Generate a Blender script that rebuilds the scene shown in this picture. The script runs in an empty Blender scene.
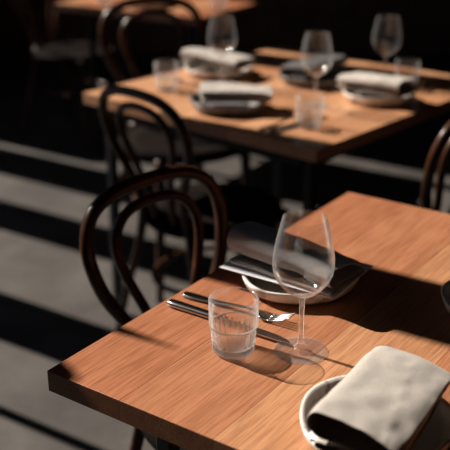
import bpy, bmesh, math, random
from mathutils import Vector, Matrix, noise

# ------------------------------------------------------------------ camera, light, exposure
scene = bpy.context.scene
COL = scene.collection
R = math.radians
CAM_H, PITCH, FPX = 1.44, 22.0, 937.0

cam_data = bpy.data.cameras.new('camera')
cam_data.sensor_fit = 'HORIZONTAL'
cam_data.sensor_width = 24.0
cam_data.lens = FPX / 450.0 * 24.0
cam_data.clip_start = 0.05
cam_data.dof.use_dof = True
cam_data.dof.focus_distance = 1.36
cam_data.dof.aperture_fstop = 2.5
cam = bpy.data.objects.new('camera', cam_data)
COL.objects.link(cam)
cam.location = (0, 0, CAM_H)
cam.rotation_euler = (R(90 - PITCH), 0, 0)
scene.camera = cam

world = bpy.data.worlds.new('world')
scene.world = world
world.use_nodes = True
bg = world.node_tree.nodes['Background']
bg.inputs['Color'].default_value = (0.62, 0.72, 1.0, 1)
bg.inputs['Strength'].default_value = 0.20

SUN_AZ, SUN_EL = -33.0, 38.0          # direction the light travels, elevation
sun_data = bpy.data.lights.new('sun', 'SUN')
sun_data.energy = 10.3
sun_data.color = (1.0, 0.90, 0.79)
sun_data.angle = R(0.4)
sun = bpy.data.objects.new('sun', sun_data)
COL.objects.link(sun)
sd = Vector((math.cos(R(SUN_AZ)) * math.cos(R(SUN_EL)), math.sin(R(SUN_AZ)) * math.cos(R(SUN_EL)), -math.sin(R(SUN_EL))))
sun.rotation_euler = sd.to_track_quat('-Z', 'Y').to_euler()
sun.location = (-4, 3, 5)

vs = scene.view_settings
vs.view_transform = 'Standard'
vs.look = 'None'
vs.gamma = 1.0
vs.use_curve_mapping = False
vs.exposure = 0.0
scene.cycles.use_adaptive_sampling = False
scene.cycles.max_bounces = 10
scene.cycles.transparent_max_bounces = 24
scene.cycles.sample_clamp_indirect = 4.0
scene.cycles.blur_glossy = 0.3

# ------------------------------------------------------------------ helpers
def pix(x, y, z):
    """point at height z that the photo shows at pixel x, y"""
    p = R(PITCH)
    F = Vector((0, math.cos(p), -math.sin(p)))
    U = Vector((0, math.sin(p), math.cos(p)))
    d = F * FPX + Vector((1, 0, 0)) * (x - 225) - U * (y - 225)
    t = (z - CAM_H) / d.z
    return Vector((0, 0, CAM_H)) + d * t

def props(o, label=None, cat=None, group=None, kind=None):
    if label: o['label'] = label
    if cat: o['category'] = cat
    if group: o['group'] = group
    if kind: o['kind'] = kind
    return o

def empty(name, loc=(0, 0, 0), rz=0.0):
    o = bpy.data.objects.new(name, None)
    o.empty_display_size = 0.05
    COL.objects.link(o)
    o.location = loc
    o.rotation_euler = (0, 0, rz)
    return o

def meshobj(name, verts, faces, mat, parent=None, smooth=True):
    me = bpy.data.meshes.new(name)
    me.from_pydata([tuple(v) for v in verts], [], faces)
    bm = bmesh.new(); bm.from_mesh(me)
    bmesh.ops.recalc_face_normals(bm, faces=bm.faces)
    bm.to_mesh(me); bm.free()
    if smooth:
        me.polygons.foreach_set('use_smooth', [True] * len(me.polygons))
    me.materials.append(mat)
    o = bpy.data.objects.new(name, me)
    COL.objects.link(o)
    if parent: o.parent = parent
    return o

def box_data(x0, x1, y0, y1, z0, z1):
    v = [(x, y, z) for z in (z0, z1) for y in (y0, y1) for x in (x0, x1)]
    f = [(0, 2, 3, 1), (4, 5, 7, 6), (0, 1, 5, 4), (2, 6, 7, 3), (0, 4, 6, 2), (1, 3, 7, 5)]
    return v, f

def boxes(name, lst, mat, parent=None, bevel=0.0):
    V, F = [], []
    for b in lst:
        v, f = box_data(*b)
        n = len(V); V += v; F += [tuple(i + n for i in q) for q in f]
    o = meshobj(name, V, F, mat, parent, smooth=False)
    if bevel:
        m = o.modifiers.new('bevel', 'BEVEL'); m.width = bevel; m.segments = 2
    return o

def catmull(pts, n):
    pts = [Vector(p) for p in pts]
    P = [pts[0] * 2 - pts[1]] + pts + [pts[-1] * 2 - pts[-2]]
    out = []
    for i in range(1, len(P) - 2):
        a, b, c, d = P[i - 1], P[i], P[i + 1], P[i + 2]
        for k in range(n):
            t = k / n
            out.append(0.5 * ((2 * b) + (c - a) * t + (2 * a - 5 * b + 4 * c - d) * t * t + (3 * b - a - 3 * c + d) * t ** 3))
    out.append(pts[-1])
    return out

def tube(name, path, rad, mat, parent=None, seg=12, closed=False, flat=1.0):
    path = [Vector(p) for p in path]
    n = len(path)
    rad = rad if isinstance(rad, (list, tuple)) else [rad] * n
    V, F = [], []
    tan = []
    for i in range(n):
        a = path[(i - 1) % n] if (closed or i > 0) else path[i]
        b = path[(i + 1) % n] if (closed or i < n - 1) else path[i]
        tan.append((b - a).normalized())
    nrm = tan[0].orthogonal().normalized()
    for i in range(n):
        t = tan[i]
        nrm = (nrm - t * nrm.dot(t)).normalized()
        b = t.cross(nrm)
        for k in range(seg):
            a = 2 * math.pi * k / seg
            V.append(path[i] + (nrm * math.cos(a) + b * math.sin(a) * flat) * rad[i])
    for i in range(n if closed else n - 1):
        j = (i + 1) % n
        for k in range(seg):
            k2 = (k + 1) % seg
            F.append((i * seg + k, i * seg + k2, j * seg + k2, j * seg + k))
    if not closed:
        F.append(tuple(range(seg))); F.append(tuple((n - 1) * seg + k for k in range(seg)))
    return meshobj(name, V, F, mat, parent)

def lathe(name, prof, mat, parent=None, seg=48, fn=None, closed=False):
    """profile of (r, z); fn(r, z, ang) may change the radius and height"""
    V, F = [], []
    n = len(prof)
    for (r, z) in prof:
        for k in range(seg):
            a = 2 * math.pi * k / seg
            rr, zz = fn(r, z, a) if fn else (r, z)
            V.append((rr * math.cos(a), rr * math.sin(a), zz))
    for i in range(n if closed else n - 1):
        j = (i + 1) % n
        for k in range(seg):
            k2 = (k + 1) % seg
            F.append((i * seg + k, i * seg + k2, j * seg + k2, j * seg + k))
    return meshobj(name, V, F, mat, parent)

def copy_tree(o, parent=None):
    c = o.copy(); COL.objects.link(c); c.parent = parent
    for ch in list(o.children):
        copy_tree(ch, c)
    return c

# ------------------------------------------------------------------ materials
def new_mat(name):
    m = bpy.data.materials.new(name); m.use_nodes = True
    nt = m.node_tree
    return m, nt, nt.nodes['Principled BSDF']

def noise_node(nt, scale, detail=4, rough=0.55, vec=None, dist=0.0):
    n = nt.nodes.new('ShaderNodeTexNoise')
    n.inputs['Scale'].default_value = scale
    n.inputs['Detail'].default_value = detail
    n.inputs['Roughness'].default_value = rough
    n.inputs['Distortion'].default_value = dist
    if vec: nt.links.new(vec, n.inputs['Vector'])
    return n

def ramp(nt, fac, stops):
    r = nt.nodes.new('ShaderNodeValToRGB')
    e = r.color_ramp.elements
    while len(e) < len(stops): e.new(0.5)
    for el, (p, c) in zip(e, stops):
        el.position = p; el.color = (*c, 1)
    nt.links.new(fac, r.inputs['Fac'])
    return r

def bump(nt, bsdf, h, strength, dist=0.002):
    b = nt.nodes.new('ShaderNodeBump')
    b.inputs['Strength'].default_value = strength
    b.inputs['Distance'].default_value = dist
    nt.links.new(h, b.inputs['Height'])
    nt.links.new(b.outputs['Normal'], bsdf.inputs['Normal'])

def coords(nt, out='Object', scale=(1, 1, 1)):
    tc = nt.nodes.new('ShaderNodeTexCoord')
    mp = nt.nodes.new('ShaderNodeMapping')
    mp.inputs['Scale'].default_value = scale
    nt.links.new(tc.outputs[out], mp.inputs['Vector'])
    return mp.outputs['Vector']

def mul(nt, a, b, fac=1.0):
    m = nt.nodes.new('ShaderNodeMixRGB'); m.blend_type = 'MULTIPLY'
    m.inputs['Fac'].default_value = fac
    nt.links.new(a, m.inputs['Color1']); nt.links.new(b, m.inputs['Color2'])
    return m.outputs['Color']

def simple(name, col, rough=0.5, metal=0.0, var=0.15, scale=20.0, spec=0.5):
    m, nt, b = new_mat(name)
    v = coords(nt)
    n = noise_node(nt, scale, 5, 0.6, v)
    r = ramp(nt, n.outputs['Fac'], [(0.3, tuple(c * (1 - var) for c in col)), (0.7, tuple(min(1, c * (1 + var)) for c in col))])
    nt.links.new(r.outputs['Color'], b.inputs['Base Color'])
    b.inputs['Roughness'].default_value = rough
    b.inputs['Metallic'].default_value = metal
    b.inputs['Specular IOR Level'].default_value = spec
    return m

def wood_table():
    m, nt, b = new_mat('oiled_oak')
    info = nt.nodes.new('ShaderNodeObjectInfo')
    tc = nt.nodes.new('ShaderNodeTexCoord')
    off = nt.nodes.new('ShaderNodeVectorMath'); off.operation = 'MULTIPLY_ADD'
    comb = nt.nodes.new('ShaderNodeCombineXYZ')
    for k in 'XYZ': nt.links.new(info.outputs['Random'], comb.inputs[k])
    nt.links.new(comb.outputs['Vector'], off.inputs[0])
    off.inputs[1].default_value = (7.3, 5.1, 3.7)
    nt.links.new(tc.outputs['Object'], off.inputs[2])
    mp = nt.nodes.new('ShaderNodeMapping'); mp.inputs['Scale'].default_value = (34, 1.7, 34)
    nt.links.new(off.outputs['Vector'], mp.inputs['Vector'])
    n1 = noise_node(nt, 1.0, 6, 0.6, mp.outputs['Vector'], 0.6)
    mp2 = nt.nodes.new('ShaderNodeMapping'); mp2.inputs['Scale'].default_value = (420, 13, 420)
    nt.links.new(off.outputs['Vector'], mp2.inputs['Vector'])
    n2 = noise_node(nt, 1.0, 3, 0.6, mp2.outputs['Vector'])
    r1 = ramp(nt, n1.outputs['Fac'], [(0.30, (0.76, 0.71, 0.66)), (0.52, (0.93, 0.91, 0.89)), (0.70, (1.05, 1.03, 1.0))])
    r2 = ramp(nt, n2.outputs['Fac'], [(0.36, (0.62, 0.55, 0.50)), (0.56, (1.04, 1.04, 1.04))])
    c = mul(nt, info.outputs['Color'], r1.outputs['Color'])
    c = mul(nt, c, r2.outputs['Color'], 0.8)
    nt.links.new(c, b.inputs['Base Color'])
    b.inputs['Roughness'].default_value = 0.36
    b.inputs['Specular IOR Level'].default_value = 0.4
    bump(nt, b, n2.outputs['Fac'], 0.12, 0.001)
    return m

def concrete():
    m, nt, b = new_mat('polished_concrete')
    v = coords(nt)
    n1 = noise_node(nt, 3.2, 8, 0.62, v, 0.3)
    n2 = noise_node(nt, 30, 5, 0.6, v)
    r1 = ramp(nt, n1.outputs['Fac'], [(0.32, (0.046, 0.041, 0.038)), (0.52, (0.072, 0.065, 0.060)), (0.72, (0.105, 0.096, 0.089))])
    r2 = ramp(nt, n2.outputs['Fac'], [(0.3, (0.86, 0.86, 0.86)), (0.65, (1, 1, 1))])
    nt.links.new(mul(nt, r1.outputs['Color'], r2.outputs['Color']), b.inputs['Base Color'])
    b.inputs['Roughness'].default_value = 0.6
    b.inputs['Specular IOR Level'].default_value = 0.3
    bump(nt, b, n2.outputs['Fac'], 0.15, 0.002)
    return m

def chair_wood():
    m, nt, b = new_mat('dark_lacquered_beech')
    v = coords(nt)
    n1 = noise_node(nt, 9, 5, 0.6, v)
    r1 = ramp(nt, n1.outputs['Fac'], [(0.35, (0.020, 0.0085, 0.0045)), (0.55, (0.055, 0.021, 0.010)), (0.72, (0.16, 0.058, 0.026))])
    nt.links.new(r1.outputs['Color'], b.inputs['Base Color'])
    b.inputs['Roughness'].default_value = 0.30
    b.inputs['Specular IOR Level'].default_value = 0.25
    return m

def linen(name, dark, light, scale=900):
    m, nt, b = new_mat(name)
    v = coords(nt)
    wv = nt.nodes.new('ShaderNodeTexWave'); wv.bands_direction = 'X'
    wv.inputs['Scale'].default_value = 260; wv.inputs['Distortion'].default_value = 1.5
    wh = nt.nodes.new('ShaderNodeTexWave'); wh.bands_direction = 'Y'
    wh.inputs['Scale'].default_value = 260; wh.inputs['Distortion'].default_value = 1.5
    nt.links.new(v, wv.inputs['Vector']); nt.links.new(v, wh.inputs['Vector'])
    add = nt.nodes.new('ShaderNodeMath'); add.operation = 'ADD'
    nt.links.new(wv.outputs['Fac'], add.inputs[0]); nt.links.new(wh.outputs['Fac'], add.inputs[1])
    n = noise_node(nt, 420, 4, 0.6, v)
    r = ramp(nt, n.outputs['Fac'], [(0.3, dark), (0.7, light)])
    nt.links.new(r.outputs['Color'], b.inputs['Base Color'])
    b.inputs['Roughness'].default_value = 0.95
    b.inputs['Specular IOR Level'].default_value = 0.1
    b.inputs['Sheen Weight'].default_value = 0.15
    bump(nt, b, add.outputs['Value'], 0.25, 0.0006)
    return m

def stoneware(name, base, spot, inner=None):
    m, nt, b = new_mat(name)
    v = coords(nt)
    n1 = noise_node(nt, 16, 6, 0.6, v, 1.4)
    r1 = ramp(nt, n1.outputs['Fac'], [(0.36, spot), (0.46, base), (0.75, tuple(min(1, c * 1.06) for c in base))])
    nt.links.new(r1.outputs['Color'], b.inputs['Base Color'])
    b.inputs['Roughness'].default_value = 0.28
    return m

def glass_nodes(name):
    m = bpy.data.materials.new(name); m.use_nodes = True
    nt = m.node_tree
    for n in list(nt.nodes):
        if n.type == 'BSDF_PRINCIPLED': nt.nodes.remove(n)
    out = [n for n in nt.nodes if n.type == 'OUTPUT_MATERIAL'][0]
    return m, nt, out

def mix_shader(nt, fac, a, b):
    mx = nt.nodes.new('ShaderNodeMixShader')
    if isinstance(fac, float): mx.inputs['Fac'].default_value = fac
    else: nt.links.new(fac, mx.inputs['Fac'])
    nt.links.new(a, mx.inputs[1]); nt.links.new(b, mx.inputs[2])
    return mx.outputs['Shader']

def glass_thin(name, tint=0.97, edge=0.94, haze=0.02, rough=0.05):
    """thin clear wall: light goes straight on, part of it mirrors by angle, a trace scatters on smears"""
    m, nt, out = glass_nodes(name)
    tr = nt.nodes.new('ShaderNodeBsdfTransparent'); tr.inputs['Color'].default_value = (tint, tint, tint, 1)
    gl = nt.nodes.new('ShaderNodeBsdfGlossy'); gl.inputs['Roughness'].default_value = rough
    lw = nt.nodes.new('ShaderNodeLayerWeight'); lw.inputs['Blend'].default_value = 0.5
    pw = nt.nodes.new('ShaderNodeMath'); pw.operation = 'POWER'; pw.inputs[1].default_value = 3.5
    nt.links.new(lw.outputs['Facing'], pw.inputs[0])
    fr = nt.nodes.new('ShaderNodeMath'); fr.operation = 'MULTIPLY_ADD'
    fr.inputs[1].default_value = edge; fr.inputs[2].default_value = 0.05
    nt.links.new(pw.outputs['Value'], fr.inputs[0])
    sh = mix_shader(nt, fr.outputs['Value'], tr.outputs['BSDF'], gl.outputs['BSDF'])
    if haze:  # pale edge haze stands in for bright outlines on the glass
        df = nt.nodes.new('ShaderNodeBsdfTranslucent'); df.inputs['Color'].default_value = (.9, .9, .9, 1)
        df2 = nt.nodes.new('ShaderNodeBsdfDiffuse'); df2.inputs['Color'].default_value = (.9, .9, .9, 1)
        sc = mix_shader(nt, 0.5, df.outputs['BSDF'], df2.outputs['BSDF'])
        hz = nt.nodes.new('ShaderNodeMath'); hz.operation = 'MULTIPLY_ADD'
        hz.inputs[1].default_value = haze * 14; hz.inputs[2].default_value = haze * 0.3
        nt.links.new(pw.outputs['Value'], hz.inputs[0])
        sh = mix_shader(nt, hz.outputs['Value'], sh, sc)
    nt.links.new(sh, out.inputs['Surface'])
    return m

def glass_solid(name, mixfac=0.5, haze=0.05):
    """thick pressed glass: refracting, with a share of light passing straight and a trace scattered"""
    m, nt, out = glass_nodes(name)
    tr = nt.nodes.new('ShaderNodeBsdfTransparent')
    gl = nt.nodes.new('ShaderNodeBsdfGlass'); gl.inputs['Roughness'].default_value = 0.03; gl.inputs['IOR'].default_value = 1.48
    sh = mix_shader(nt, mixfac, tr.outputs['BSDF'], gl.outputs['BSDF'])
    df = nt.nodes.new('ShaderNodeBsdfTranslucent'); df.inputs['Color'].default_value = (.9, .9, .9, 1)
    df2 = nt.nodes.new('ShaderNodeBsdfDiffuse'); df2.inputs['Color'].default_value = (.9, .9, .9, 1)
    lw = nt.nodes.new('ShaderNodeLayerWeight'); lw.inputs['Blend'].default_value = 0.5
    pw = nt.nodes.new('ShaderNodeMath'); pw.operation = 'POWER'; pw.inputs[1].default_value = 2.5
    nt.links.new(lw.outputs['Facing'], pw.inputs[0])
    hz = nt.nodes.new('ShaderNodeMath'); hz.operation = 'MULTIPLY_ADD'  # whitened edges imitate highlights along ribs and stem
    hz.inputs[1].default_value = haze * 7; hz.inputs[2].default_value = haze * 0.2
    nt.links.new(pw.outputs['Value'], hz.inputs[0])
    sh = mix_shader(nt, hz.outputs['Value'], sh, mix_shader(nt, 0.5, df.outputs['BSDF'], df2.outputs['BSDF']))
    nt.links.new(sh, out.inputs['Surface'])
    return m

M = dict(
    seat=simple('black_stained_seat', (0.007, 0.0045, 0.0035), 0.85, 0, 0.3, 12, 0.04),  # near-black colour stands in for the shade over the seats
    oak=wood_table(),
    floor=concrete(),
    chair=chair_wood(),
    wall=simple('dark_brown_panelling', (0.20, 0.10, 0.062), 0.6, 0, 0.3, 6),
    plaster=simple('charcoal_plaster', (0.022, 0.020, 0.019), 0.8, 0, 0.2, 5),
    ceiling=simple('black_ceiling', (0.015, 0.014, 0.014), 0.9, 0, 0.2, 4),
    frame=simple('black_window_frame', (0.02, 0.02, 0.02), 0.4),
    steel=simple('black_powder_coat', (0.010, 0.010, 0.011), 0.5, spec=0.25),
    cutlery=simple('brushed_cutlery_steel', (0.55, 0.54, 0.52), 0.18, 1.0, 0.06, 40),
    nap_dark=linen('charcoal_linen', (0.27, 0.262, 0.262), (0.37, 0.358, 0.352)),
    nap_black=linen('dark_charcoal_linen', (0.06, 0.058, 0.058), (0.10, 0.096, 0.095)),  # charcoal linen again, darkened because the far napkin is unlit
    nap_light=linen('oatmeal_linen', (0.40, 0.365, 0.33), (0.50, 0.46, 0.42)),
    paper=simple('white_card', (0.90, 0.90, 0.95), 0.8, 0, 0.02, 30),
    plate_out=stoneware('white_marbled_glaze', (0.74, 0.70, 0.65), (0.30, 0.26, 0.23)),
    plate_in=stoneware('grey_brown_reactive_glaze', (0.44, 0.38, 0.33), (0.14, 0.10, 0.08)),
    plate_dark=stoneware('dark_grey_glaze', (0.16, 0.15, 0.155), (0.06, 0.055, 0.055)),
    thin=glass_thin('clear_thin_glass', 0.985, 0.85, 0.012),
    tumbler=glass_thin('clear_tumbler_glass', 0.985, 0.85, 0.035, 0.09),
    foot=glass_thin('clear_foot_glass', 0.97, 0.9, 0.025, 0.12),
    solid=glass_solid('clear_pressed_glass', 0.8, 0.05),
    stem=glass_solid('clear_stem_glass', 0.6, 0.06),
    pane=glass_thin('window_pane_glass', 0.99, 0.6, 0.0),
)

# ------------------------------------------------------------------ the room
X_W, X_E, Y_S, Y_N, Z_C = -2.0, 3.6, -2.0, 7.0, 3.7
props(boxes('floor', [(X_W - 0.15, X_E + 0.15, Y_S - 0.15, Y_N + 0.15, -0.1, 0.0)], M['floor']), kind='structure')
props(boxes('ceiling', [(X_W - 0.15, X_E + 0.15, Y_S - 0.15, Y_N + 0.15, Z_C, Z_C + 0.1)], M['ceiling']), kind='structure')
props(boxes('wall_back', [(X_W - 0.15, X_E + 0.15, Y_N, Y_N + 0.15, 0, Z_C)], M['wall']), kind='structure')
props(boxes('wall_right', [(X_E, X_E + 0.15, Y_S, Y_N, 0, Z_C)], M['plaster']), kind='structure')
props(boxes('wall_front', [(X_W - 0.15, X_E + 0.15, Y_S - 0.15, Y_S, 0, Z_C)], M['plaster']), kind='structure')
# window wall on the left: piers whose shadows lie across the room (s = coordinate across the sun)
WT = 0.10
nx, ny = -math.sin(R(SUN_AZ)), math.cos(R(SUN_AZ))
def ylo(s): return (s - nx * (X_W - WT)) / ny
def yhi(s): return (s - nx * X_W) / ny
# (from, to, bottom, top): full-height piers; bits: unseen pieces added to cast shadow
SILL, HEAD = 0.12, 3.5
piers = [(1.79, 2.04), (2.95, 3.26)]
bits = [(1.207, 1.41, 2.10, HEAD), (1.488, 1.512, SILL, 1.95), (2.45, 2.70, SILL, 1.90), (2.70, 2.89, 1.97, HEAD), (3.88, 3.97, 1.40, HEAD)]
PAR = yhi(3.36)  # start of an unseen parapet, added to keep the far floor dark
W0, WEND = yhi(0.2), yhi(4.12)
wl = [(X_W - WT, X_W, Y_S, W0, 0, Z_C), (X_W - WT, X_W, WEND, Y_N, 0, Z_C),
      (X_W - WT, X_W, W0, WEND, 0, SILL), (X_W - WT, X_W, W0, WEND, HEAD, Z_C),
      (X_W - WT, X_W, PAR, WEND, SILL, 1.35)]
for a, b in piers:
    wl.append((X_W - WT, X_W, ylo(a), yhi(b), SILL, HEAD))
props(boxes('wall_left', wl, M['plaster']), kind='structure')
edges = [W0] + [y for a, b in piers for y in (ylo(a), yhi(b))] + [WEND]
for i in range(0, len(edges), 2):
    y0, y1 = edges[i], edges[i + 1]
    last = i == len(edges) - 2
    w = empty('window_%d' % (i // 2 + 1), (X_W - WT / 2, (y0 + y1) / 2, SILL))
    props(w, kind='structure')
    h, zz = (y1 - y0) / 2, HEAD - SILL
    zb = 1.23 if last else 0.0
    fr = [(-.02, .02, -h, h, zz - .03, zz), (-.02, .02, -h, -h + .012, 0, zz), (-.02, .02, h - .012, h, zb, zz)]
    if not last: fr.append((-.02, .02, -h, h, 0, .03))
    boxes('window_frame', fr, M['frame'], w)
    boxes('pane', [(-.003, .003, -h + .012, h - .012, max(zb, .03), zz - .03)], M['pane'], w)
    for (a, b, c0, c1) in bits:  # unseen panels and strips, put in for their shadow bands
        ya, yb = (a - nx * (X_W - WT / 2 - .02)) / ny, (b - nx * (X_W - WT / 2 + .02)) / ny
        if y0 < ya < y1:
            ya, yb = ya - (y0 + y1) / 2, max(yb, ya + .02) - (y0 + y1) / 2
            boxes('window_panel' if b - a > .1 else 'mullion', [(-.02, .02, ya, yb, c0 - SILL, c1 - SILL)], M['frame'], w)
    if i == 0:
        # two unseen bars added to cast shaped shadows on the nearest table
        for sc_, top, r0, tip in ((.983, 2.60, .030, .30), (.828, 2.46, .045, .09)):
            yy = (sc_ - nx * (X_W - WT / 2)) / ny - (y0 + y1) / 2
            zt = top - SILL
            if tip > .2:
                path = [(0, yy, 0), (0, yy, zt - tip), (0, yy, zt - tip * .5), (0, yy, zt)]; rr = [r0, r0, r0 * .62, .001]
            else:
                path = [(0, yy, 0), (0, yy, zt - tip), (0, yy, zt - tip * .5), (0, yy, zt - tip * .15), (0, yy, zt)]; rr = [r0, r0, r0 * .9, r0 * .55, .001]
            tube('guard_bar', path, rr, M['frame'], w, 12)

# ------------------------------------------------------------------ tables
A1 = pix(47, 370.6, .75); B1 = pix(348.5, 191.7, .75)
V1 = (B1 - A1).normalized(); U1 = Vector((V1.y, -V1.x, 0))
E2 = pix(83, 92.7, .75); F2 = pix(315.5, 150, .75)
U2 = (F2 - E2).normalized(); V2 = Vector((-U2.y, U2.x, 0))
TH = 0.033
def table(corner, U, V, wu, wv, tones, label, bounds=None, legin=0.12):
    rz = math.atan2(U.y, U.x)
    t = empty('dining_table', (corner.x, corner.y, 0), rz)
    props(t, label, 'table', 'square wooden restaurant tables')
    n = len(tones)
    bounds = bounds or [wu * i / n for i in range(n + 1)]
    for i in range(n):
        x0, x1 = bounds[i], bounds[i + 1]
        g = 0.00008
        o = boxes('plank', [(x0 + (g if i else 0), x1 - (g if i < n - 1 else 0), 0, wv, 0.75 - TH, 0.75)], M['oak'], t, 0.0006)
        o.color = (*tones[i], 1)
    for (lx, ly) in ((legin, legin), (wu - legin, legin), (legin, wv - legin), (wu - legin, wv - legin)):
        boxes('leg', [(lx - .013, lx + .013, ly - .013, ly + .013, 0, 0.75 - TH - .004)], M['steel'], t, 0.002)
    for ly in (legin, wv - legin):
        boxes('top_rail', [(legin + .02, wu - legin - .02, ly - .015, ly + .015, .68, .713)], M['steel'], t, 0.002)
    for lx in (legin, wu - legin):
        boxes('side_rail', [(lx - .012, lx + .012, legin + .02, wv - legin - .02, .685, .713)], M['steel'], t, 0.002)
    return t

red, mid, tan = (0.40, 0.165, 0.085), (0.42, 0.185, 0.096), (0.50, 0.255, 0.135)
table(Vector((A1.x, A1.y, 0)), U1, V1, 0.90, 0.906, [red, mid, tan, mid, red, tan],
      'nearest square oak table with charcoal and oatmeal napkins set on it', [0, .135, .29, .445, .60, .75, .90])
pale = (0.60, 0.33, 0.185)
table(Vector((E2.x, E2.y, 0)), U2, V2, 0.872, 0.95, [pale, tan, pale, tan, pale, tan],
      'middle square oak table in the second row with four place settings', None, 0.055)
c3 = pix(200, 18, .75)
U3 = Vector((math.cos(R(-31)), math.sin(R(-31)), 0)); V3 = Vector((-U3.y, U3.x, 0))
o3 = c3 - U3 * 0.82
table(Vector((o3.x, o3.y, 0)), U3, V3, 0.82, 0.56, [tan, red, tan, mid, tan, red],
      'farthest oak table at the top edge of the picture')

# ------------------------------------------------------------------ bentwood chairs
def make_chair():
    t = empty('bentwood_chair')
    lean = 0.24
    def back(x, z): return (x, -0.185 - max(0, z - .46) * lean, z)
    half = [(.096, .455), (.094, .523), (.111, .586), (.152, .658), (.170, .727), (.165, .777), (.141, .814), (.095, .836), (.047, .8435)]
    pts = [back(-x, z) for x, z in half] + [back(0, .845)] + [back(x, z) for x, z in reversed(half)]
    tube('back_hoop', catmull(pts, 5), 0.0135, M['chair'], t, 12)
    half = [(.040, .455), (.044, .523), (.062, .595), (.092, .672), (.105, .725), (.097, .766), (.062, .797)]
    pts = [back(-x, z) for x, z in half] + [back(0, .807)] + [back(x, z) for x, z in reversed(half)]
    tube('inner_hoop', catmull(pts, 5), 0.0105, M['chair'], t, 10)
    # seat ring and panel, slightly longer than wide
    ring = [(0.190 * math.cos(a), -0.005 + 0.190 * math.sin(a), .447) for a in [2 * math.pi * k / 40 for k in range(40)]]
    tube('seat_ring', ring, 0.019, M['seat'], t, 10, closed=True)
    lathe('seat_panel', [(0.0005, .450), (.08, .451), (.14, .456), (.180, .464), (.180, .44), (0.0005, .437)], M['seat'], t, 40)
    for s in (-1, 1):
        tube('leg', catmull([(s * .096, -.185, .47), (s * .118, -.190, .36), (s * .165, -.212, .18), (s * .185, -.245, 0)], 5),
             [.0145 - .0003 * k * .8 for k in range(16)], M['chair'], t, 10)
        tube('leg', catmull([(s * .140, .150, .445), (s * .146, .158, .30), (s * .156, .170, .14), (s * .168, .190, 0)], 5),
             [.0165 - .0004 * k * .8 for k in range(16)], M['chair'], t, 10)
    ring = [(0.158 * math.cos(a), -0.012 + 0.180 * math.sin(a), .255) for a in [2 * math.pi * k / 40 for k in range(40)]]
    tube('stretcher_ring', ring, 0.0085, M['chair'], t, 8, closed=True)
    return t

chair0 = make_chair()
used = [False]
def chair(base, face_az, label):
    """base: where the back hoop meets the seat"""
    o = copy_tree(chair0) if used[0] else chair0
    used[0] = True
    o.rotation_euler = (0, 0, R(face_az - 90))
    o.location = (base[0] + .185 * math.cos(R(face_az)), base[1] + .185 * math.sin(R(face_az)), 0)
    props(o, label, 'chair', 'dark bentwood hoop-back chairs')
    return o

chair((-.083, 1.648), -45, 'dark bentwood chair at the nearest table, beside the charcoal napkin')
chair((-.167, 2.45), 44, 'black bentwood chair at the near side of the middle table')
chair((-.22, 3.30), -65, 'dark bentwood chair between the middle table and the farthest table').scale = (1.1, 1.1, 1.1)
e3 = o3 + V3 * .30 - U3 * .32
chair((e3.x, e3.y), -31, 'dark bentwood chair at the left end of the farthest table')
chair((.56, 2.305), 138, 'dark bentwood chair at the right edge with a red-brown glint')

# ------------------------------------------------------------------ tableware
def make_tumbler(name='tumbler'):
    t = empty(name)
    H = 0.0856
    def ribs(r, z, a):
        if r > 0.0295 and 0.003 < z < 0.040:
            k = min(1, (z - .003) / .004) * min(1, (.040 - z) / .004)
            return r + 0.0024 * k * (abs(math.sin(a * 12)) - 0.6), z
        return r, z
    # lower half: thick, fluted outside, smooth cup inside
    body = [(.0005, .0005), (.024, .0005), (.0298, .0022), (.0308, .006), (.0312, .012), (.0318, .02), (.0325, .03), (.0330, .037),
            (.0336, .0405), (.0354, .0425), (.0361, .0450), (.0345, .0455), (.0330, .0440), (.0312, .040), (.0304, .034), (.0298, .024), (.0290, .016), (.026, .0118), (.015, .0105), (.0005, .0102)]
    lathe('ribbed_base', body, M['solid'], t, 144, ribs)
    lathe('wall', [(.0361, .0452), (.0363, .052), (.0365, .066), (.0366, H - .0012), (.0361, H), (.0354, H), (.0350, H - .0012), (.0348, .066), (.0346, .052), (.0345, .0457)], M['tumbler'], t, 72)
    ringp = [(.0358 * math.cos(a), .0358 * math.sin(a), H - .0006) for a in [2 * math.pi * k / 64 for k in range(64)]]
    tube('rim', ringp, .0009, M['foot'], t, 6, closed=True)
    return t

def make_wine_glass(name='wine_glass'):
    t = empty(name)
    # thin bowl: egg shape, widest low down
    prof = [(.0035, .0885), (.010, .0905), (.020, .0965), (.030, .1055), (.038, .116), (.0428, .1275), (.0445, .139), (.0442, .151),
            (.0425, .163), (.0398, .177), (.0368, .190), (.0340, .2015), (.0320, .2090), (.0316, .2108)]
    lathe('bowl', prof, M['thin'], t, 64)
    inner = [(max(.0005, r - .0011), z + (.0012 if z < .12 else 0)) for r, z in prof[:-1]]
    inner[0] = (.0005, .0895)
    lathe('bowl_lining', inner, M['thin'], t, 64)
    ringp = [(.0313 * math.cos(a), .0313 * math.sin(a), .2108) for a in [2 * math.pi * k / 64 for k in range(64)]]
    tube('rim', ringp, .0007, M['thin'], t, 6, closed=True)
    stem = [(.0005, .0905), (.006, .0892), (.0046, .084), (.0038, .074), (.0035, .055), (.0036, .035), (.0042, .020), (.0058, .012), (.0095, .0072), (.0105, .0066)]
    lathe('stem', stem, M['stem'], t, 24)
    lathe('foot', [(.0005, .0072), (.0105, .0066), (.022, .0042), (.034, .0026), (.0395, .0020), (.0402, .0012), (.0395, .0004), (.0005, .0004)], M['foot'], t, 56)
    return t

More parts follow.
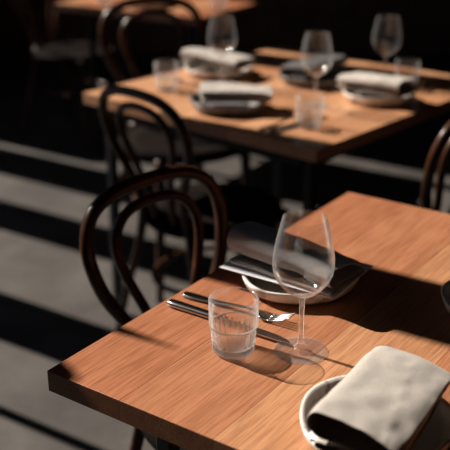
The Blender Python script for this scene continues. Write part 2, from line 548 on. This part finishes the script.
def make_plate(name, rad, h, seed, mat_out, mat_in):
    t = empty(name)
    rnd = random.Random(seed)
    ph = [rnd.uniform(0, 6.28) for _ in range(4)]
    def wob(r, z, a):
        k = (r / rad) ** 2
        f = 1 + k * (0.028 * math.sin(2 * a + ph[0]) + 0.016 * math.sin(3 * a + ph[1]) + 0.010 * math.sin(5 * a + ph[2]))
        return r * f, z + (k * 0.0018 * math.sin(2 * a + ph[3]) if z > .004 else 0)
    out = [(.0005, .0006), (rad * .74, .0006), (rad * .86, .0035), (rad * .945, h * .38), (rad * .985, h * .76), (rad, h * .97), (rad * .985, h), (rad * .955, h * .97), (rad * .93, h * .90)]
    lathe('plate_body', out, mat_out, t, 72, wob)
    inn = [(rad * .93, h * .90), (rad * .915, h * .72), (rad * .875, h * .45), (rad * .80, .0085), (rad * .60, .0066), (.0005, .006)]
    lathe('well', inn, mat_in, t, 72, wob)
    return t

def make_napkin(name, W, L, mat, seed, mirror=1, puff=1.0):
    """cloth folded over in layers: a sheet following a fold profile across X, swept along Y"""
    rnd = random.Random(seed)
    w = W / 2
    prof = [(w * .92, .0020), (w * .3, .0022), (-w * .5, .0022), (-w * .86, .0030), (-w * .97, .0070), (-w * .88, .0112), (-w * .4, .0116), (w * .3, .0112),
            (w * .80, .0118), (w * .93, .0158), (w * .82, .0205), (w * .3, .0212), (-w * .3, .0225), (-w * .80, .0215), (-w * 1.02, .0260 * puff), (-w * 1.03, .0345 * puff),
            (-w * .84, .0425 * puff), (-w * .35, .0425 * puff), (w * .25, .0375 * puff), (w * .72, .0285 + .006 * puff), (w * .97, .0285)]
    path = catmull([(x * mirror, 0, z) for x, z in prof], 5)
    n, m = len(path), 30
    V, F = [], []
    for j in range(m + 1):
        tt = j / m
        y = (tt - .5) * L
        for i, p in enumerate(path):
            s = i / (n - 1)
            nv = noise.noise_vector(Vector((p.x * 14 + seed, y * 14, s * 3)))
            nf = noise.noise(Vector((p.x * 45 + seed * 2, y * 40, s * 4)))
            end = (abs(tt - .5) * 2) ** 3
            z = p.z * (1.12 - .30 * tt)
            z += (0.0034 * nv.z + 0.0020 * nf) * (0.25 + s)
            if s > .8:
                z += 0.0012 * math.exp(-((p.x * mirror - w * .35 + (tt - .5) * .035) / .0022) ** 2)
            z = max(0.0015, z - end * 0.004 * s)
            x = p.x + 0.0035 * nv.x * (0.3 + s) + (tt - .5) * 0.010 * (s - .4)
            yy = y + 0.004 * nv.y + (s - .5) * 0.006 * (1 if j > m / 2 else -1)
            V.append((x, yy, z))
    for j in range(m):
        for i in range(n - 1):
            a = j * n + i
            F.append((a, a + 1, a + n + 1, a + n))
    o = meshobj(name, V, F, mat)
    md = o.modifiers.new('thick', 'SOLIDIFY'); md.thickness = 0.0022; md.offset = 0
    md = o.modifiers.new('smooth', 'SUBSURF'); md.levels = 1; md.render_levels = 1
    return o

def make_fork(name='fork'):
    t = empty(name)
    # local: handle end at y=0, tines towards +Y
    hz = [(0, .004), (.02, .0036), (.06, .0045), (.10, .0080), (.125, .0100), (.140, .0085), (.150, .0055)]
    wd = [.0075, .0098, .0068, .0045, .0040, .0060, .0110]
    strip(t, 'handle', hz, wd, .0026)
    strip(t, 'neck', [(.148, .0062), (.156, .0046), (.164, .0042)], [.0108, .0128, .0126], .0022)
    for k in range(4):
        x = (k - 1.5) * .0066
        strip(t, 'tine', [(.163, .0043), (.175, .0060), (.190, .0110), (.203, .0180)], [.0022, .0019, .0016, .0008], .0020, x)
    return t

def make_knife(name='knife'):
    t = empty(name)
    strip(t, 'handle', [(0, .0050), (.012, .0052), (.05, .0052), (.09, .0052), (.112, .0050)], [.0070, .0092, .0084, .0078, .0060], .0085)
    # blade, one edge straight and the other curved to a point
    pts = [(.110, -.0050, .0050), (.125, -.0075, .0085), (.16, -.0085, .0095), (.20, -.0070, .0092), (.220, -.0030, .0080), (.232, .0045, .0062)]
    V, F = [], []
    for (y, a, b) in pts:
        V += [(a, y, .0042), (b, y, .0042), (b, y, .0060), (a, y, .0050)]
    for i in range(len(pts) - 1):
        for k in range(4):
            F.append((i * 4 + k, i * 4 + (k + 1) % 4, (i + 1) * 4 + (k + 1) % 4, (i + 1) * 4 + k))
    F.append((0, 1, 2, 3)); e = (len(pts) - 1) * 4; F.append((e, e + 1, e + 2, e + 3))
    meshobj('blade', V, F, M['cutlery'], t, smooth=False)
    return t

def strip(parent, name, yz, wd, th, x=0.0):
    c = catmull([(wd[i], yz[i][0], yz[i][1]) for i in range(len(yz))], 4)
    V, F = [], []
    for p in c:
        w, y, z = max(p.x, .0006), p.y, p.z
        ring = [(-1, -.2), (-.7, -.5), (.7, -.5), (1, -.2), (1, .15), (.6, .5), (-.6, .5), (-1, .15)]
        V += [(x + a * w, y, max(.0002, z + b * th)) for a, b in ring]
    for i in range(len(c) - 1):
        for k in range(8):
            F.append((i * 8 + k, i * 8 + (k + 1) % 8, (i + 1) * 8 + (k + 1) % 8, (i + 1) * 8 + k))
    F.append(tuple(range(8))); F.append(tuple((len(c) - 1) * 8 + k for k in range(8)))
    return meshobj(name, V, F, M['cutlery'], parent)

def make_card(name, w, l):
    o = boxes(name, [(-w / 2, w / 2, -l / 2, l / 2, 0, .0006)], M['paper'])
    return o

TZ = 0.7503
def put(o, p, rz, z=TZ):
    o.location = (p.x, p.y, z); o.rotation_euler = (0, 0, rz); return o
def t1(u, v): return Vector((A1.x, A1.y, 0)) + U1 * u + V1 * v
def t2(u, v): return Vector((E2.x, E2.y, 0)) + U2 * u + V2 * v
az1 = math.atan2(U1.y, U1.x); az2 = math.atan2(U2.y, U2.x)
# local +Y points away from the diner; facing U means rotation az-90
PH = 0.028

# --- nearest table, setting by the chair (faces U1)
rzA = az1 - R(90)
p = t1(.150, .448)
props(put(make_plate('stoneware_plate', .099, PH, 3, M['plate_out'], M['plate_in']), p, 0.3),
      'white marbled plate under the charcoal napkin on the nearest table', 'plate', 'stoneware plates')
props(put(make_card('menu_card', .150, .215), t1(.142, .450), rzA + R(1.5), TZ + PH + .0022),
      'white menu card under the charcoal napkin on the nearest table', 'menu card', 'menu cards')
props(put(make_napkin('linen_napkin', .110, .205, M['nap_dark'], 4, -1, 1.4), t1(.150, .436), rzA - R(4), TZ + PH + .0032),
      'folded charcoal linen napkin on the nearest table', 'napkin', 'linen napkins')
f = make_fork(); put(f, t1(.014, .303), rzA + R(3))
props(f, 'steel fork lying beyond the knife on the nearest table', 'fork', 'steel cutlery')
k = make_knife(); put(k, t1(.016, .262), rzA + R(0))
props(k, 'steel table knife lying beside the ribbed tumbler on the nearest table', 'knife', 'steel cutlery')
tum0 = make_tumbler(); put(tum0, pix(233.5, 350.5, .75), 0.2)
props(tum0, 'clear ribbed water tumbler on the nearest table', 'tumbler', 'ribbed water tumblers')
win0 = make_wine_glass(); put(win0, pix(300.5, 351, .75), 0)
props(win0, 'empty clear wine glass on the nearest table', 'wine glass', 'wine glasses')

# --- nearest table, setting at the near side (faces V1)
rzB = az1
p = t1(.452, .128)
props(put(make_plate('stoneware_plate', .101, PH, 8, M['plate_out'], M['plate_in']), p, 1.1),
      'white rimmed plate with brown well under the oatmeal napkin at lower right', 'plate', 'stoneware plates')
props(put(make_card('menu_card', .105, .190), t1(.446, .132), rzB + R(7), TZ + PH + .0022),
      'white menu card under the oatmeal napkin at lower right', 'menu card', 'menu cards')
props(put(make_napkin('linen_napkin', .110, .212, M['nap_light'], 11, 1, 1.2), t1(.466, .122), rzB + R(7), TZ + PH + .0032),
      'folded oatmeal linen napkin at the lower right of the nearest table', 'napkin', 'linen napkins')

# --- nearest table, shaded plate at the right
props(put(make_plate('stoneware_plate', .102, PH, 5, M['plate_out'], M['plate_in']), t1(.472, .545), 2.0),
      'plate in deep shadow at the right edge of the nearest table', 'plate', 'stoneware plates')

def second(o, label, cat, group, p, rz, z=TZ):
    c = copy_tree(o); put(c, p, rz, z); props(c, label, cat, group); return c

# --- middle table
rz2B = az2; rz2A = az2 - R(90)
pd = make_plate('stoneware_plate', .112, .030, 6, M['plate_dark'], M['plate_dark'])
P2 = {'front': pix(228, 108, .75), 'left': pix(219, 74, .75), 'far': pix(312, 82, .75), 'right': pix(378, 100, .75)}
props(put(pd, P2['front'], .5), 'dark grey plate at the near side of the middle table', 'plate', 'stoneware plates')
props(put(make_napkin('linen_napkin', .11, .20, M['nap_light'], 21, 1, .75), P2['front'] + U2 * .03, rz2B - R(50), TZ + .0335),
      'folded napkin on the dark plate at the near side of the middle table', 'napkin', 'linen napkins')
props(put(make_plate('stoneware_plate', .112, PH, 7, M['plate_out'], M['plate_in']), P2['left'], .9),
      'pale plate at the left side of the middle table', 'plate', 'stoneware plates')
props(put(make_napkin('linen_napkin', .12, .21, M['nap_light'], 23, -1, 1.0), P2['left'], rz2A + R(8), TZ + PH + .0032),
      'folded pale napkin at the left side of the middle table', 'napkin', 'linen napkins')
props(put(make_plate('stoneware_plate', .105, PH, 9, M['plate_out'], M['plate_in']), P2['right'], .2),
      'pale plate at the right side of the middle table', 'plate', 'stoneware plates')
props(put(make_napkin('linen_napkin', .13, .21, M['nap_light'], 25, 1, 1.1), P2['right'], rz2A + R(180), TZ + PH + .0032),
      'folded pale napkin at the right side of the middle table', 'napkin', 'linen napkins')
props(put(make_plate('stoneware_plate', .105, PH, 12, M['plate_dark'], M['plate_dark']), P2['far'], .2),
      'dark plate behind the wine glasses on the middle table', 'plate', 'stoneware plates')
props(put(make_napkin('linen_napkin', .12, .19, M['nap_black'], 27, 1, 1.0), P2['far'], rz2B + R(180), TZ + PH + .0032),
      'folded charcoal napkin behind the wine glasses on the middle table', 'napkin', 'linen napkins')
second(tum0, 'clear tumbler at the left corner of the middle table', 'tumbler', 'ribbed water tumblers', pix(167, 90, .75), 0)
second(tum0, 'clear tumbler near the right corner of the middle table', 'tumbler', 'ribbed water tumblers', pix(309, 127, .75), 0)
second(tum0, 'shaded tumbler behind the right pale napkin on the middle table', 'tumbler', 'ribbed water tumblers', pix(406, 88, .75), 0)
second(win0, 'wine glass standing before the left pale napkin on the middle table', 'wine glass', 'wine glasses', pix(222, 84, .75), 0)
second(win0, 'wine glass in the centre right of the middle table beside a tumbler', 'wine glass', 'wine glasses', pix(315, 107, .75), 0)
second(win0, 'dark wine glass behind the right pale napkin on the middle table', 'wine glass', 'wine glasses', pix(384, 84, .75), 0)
second(f, 'fork in shade at the near side of the middle table', 'fork', 'steel cutlery', pix(259, 131, .75), rz2B - R(4))
second(k, 'knife in shade at the near side of the middle table', 'knife', 'steel cutlery', pix(270, 134, .75), rz2B - R(4))
second(k, 'knife near the left tumbler on the middle table', 'knife', 'steel cutlery', P2['left'] - V2 * .17 - U2 * .12, rz2A)

# --- farthest table
def t3(u, v): return Vector((o3.x, o3.y, 0)) + U3 * u + V3 * v
second(win0, 'wine glass at the left of the farthest table', 'wine glass', 'wine glasses', t3(.30, .16), 0)
second(tum0, 'tumbler at the left of the farthest table', 'tumbler', 'ribbed water tumblers', t3(.22, .10), 0)
second(tum0, 'tumbler at the right of the farthest table', 'tumbler', 'ribbed water tumblers', t3(.76, .25), 0)
props(put(make_plate('stoneware_plate', .105, PH, 15, M['plate_out'], M['plate_in']), t3(.45, .14), .2),
      'pale plate on the farthest table', 'plate', 'stoneware plates')
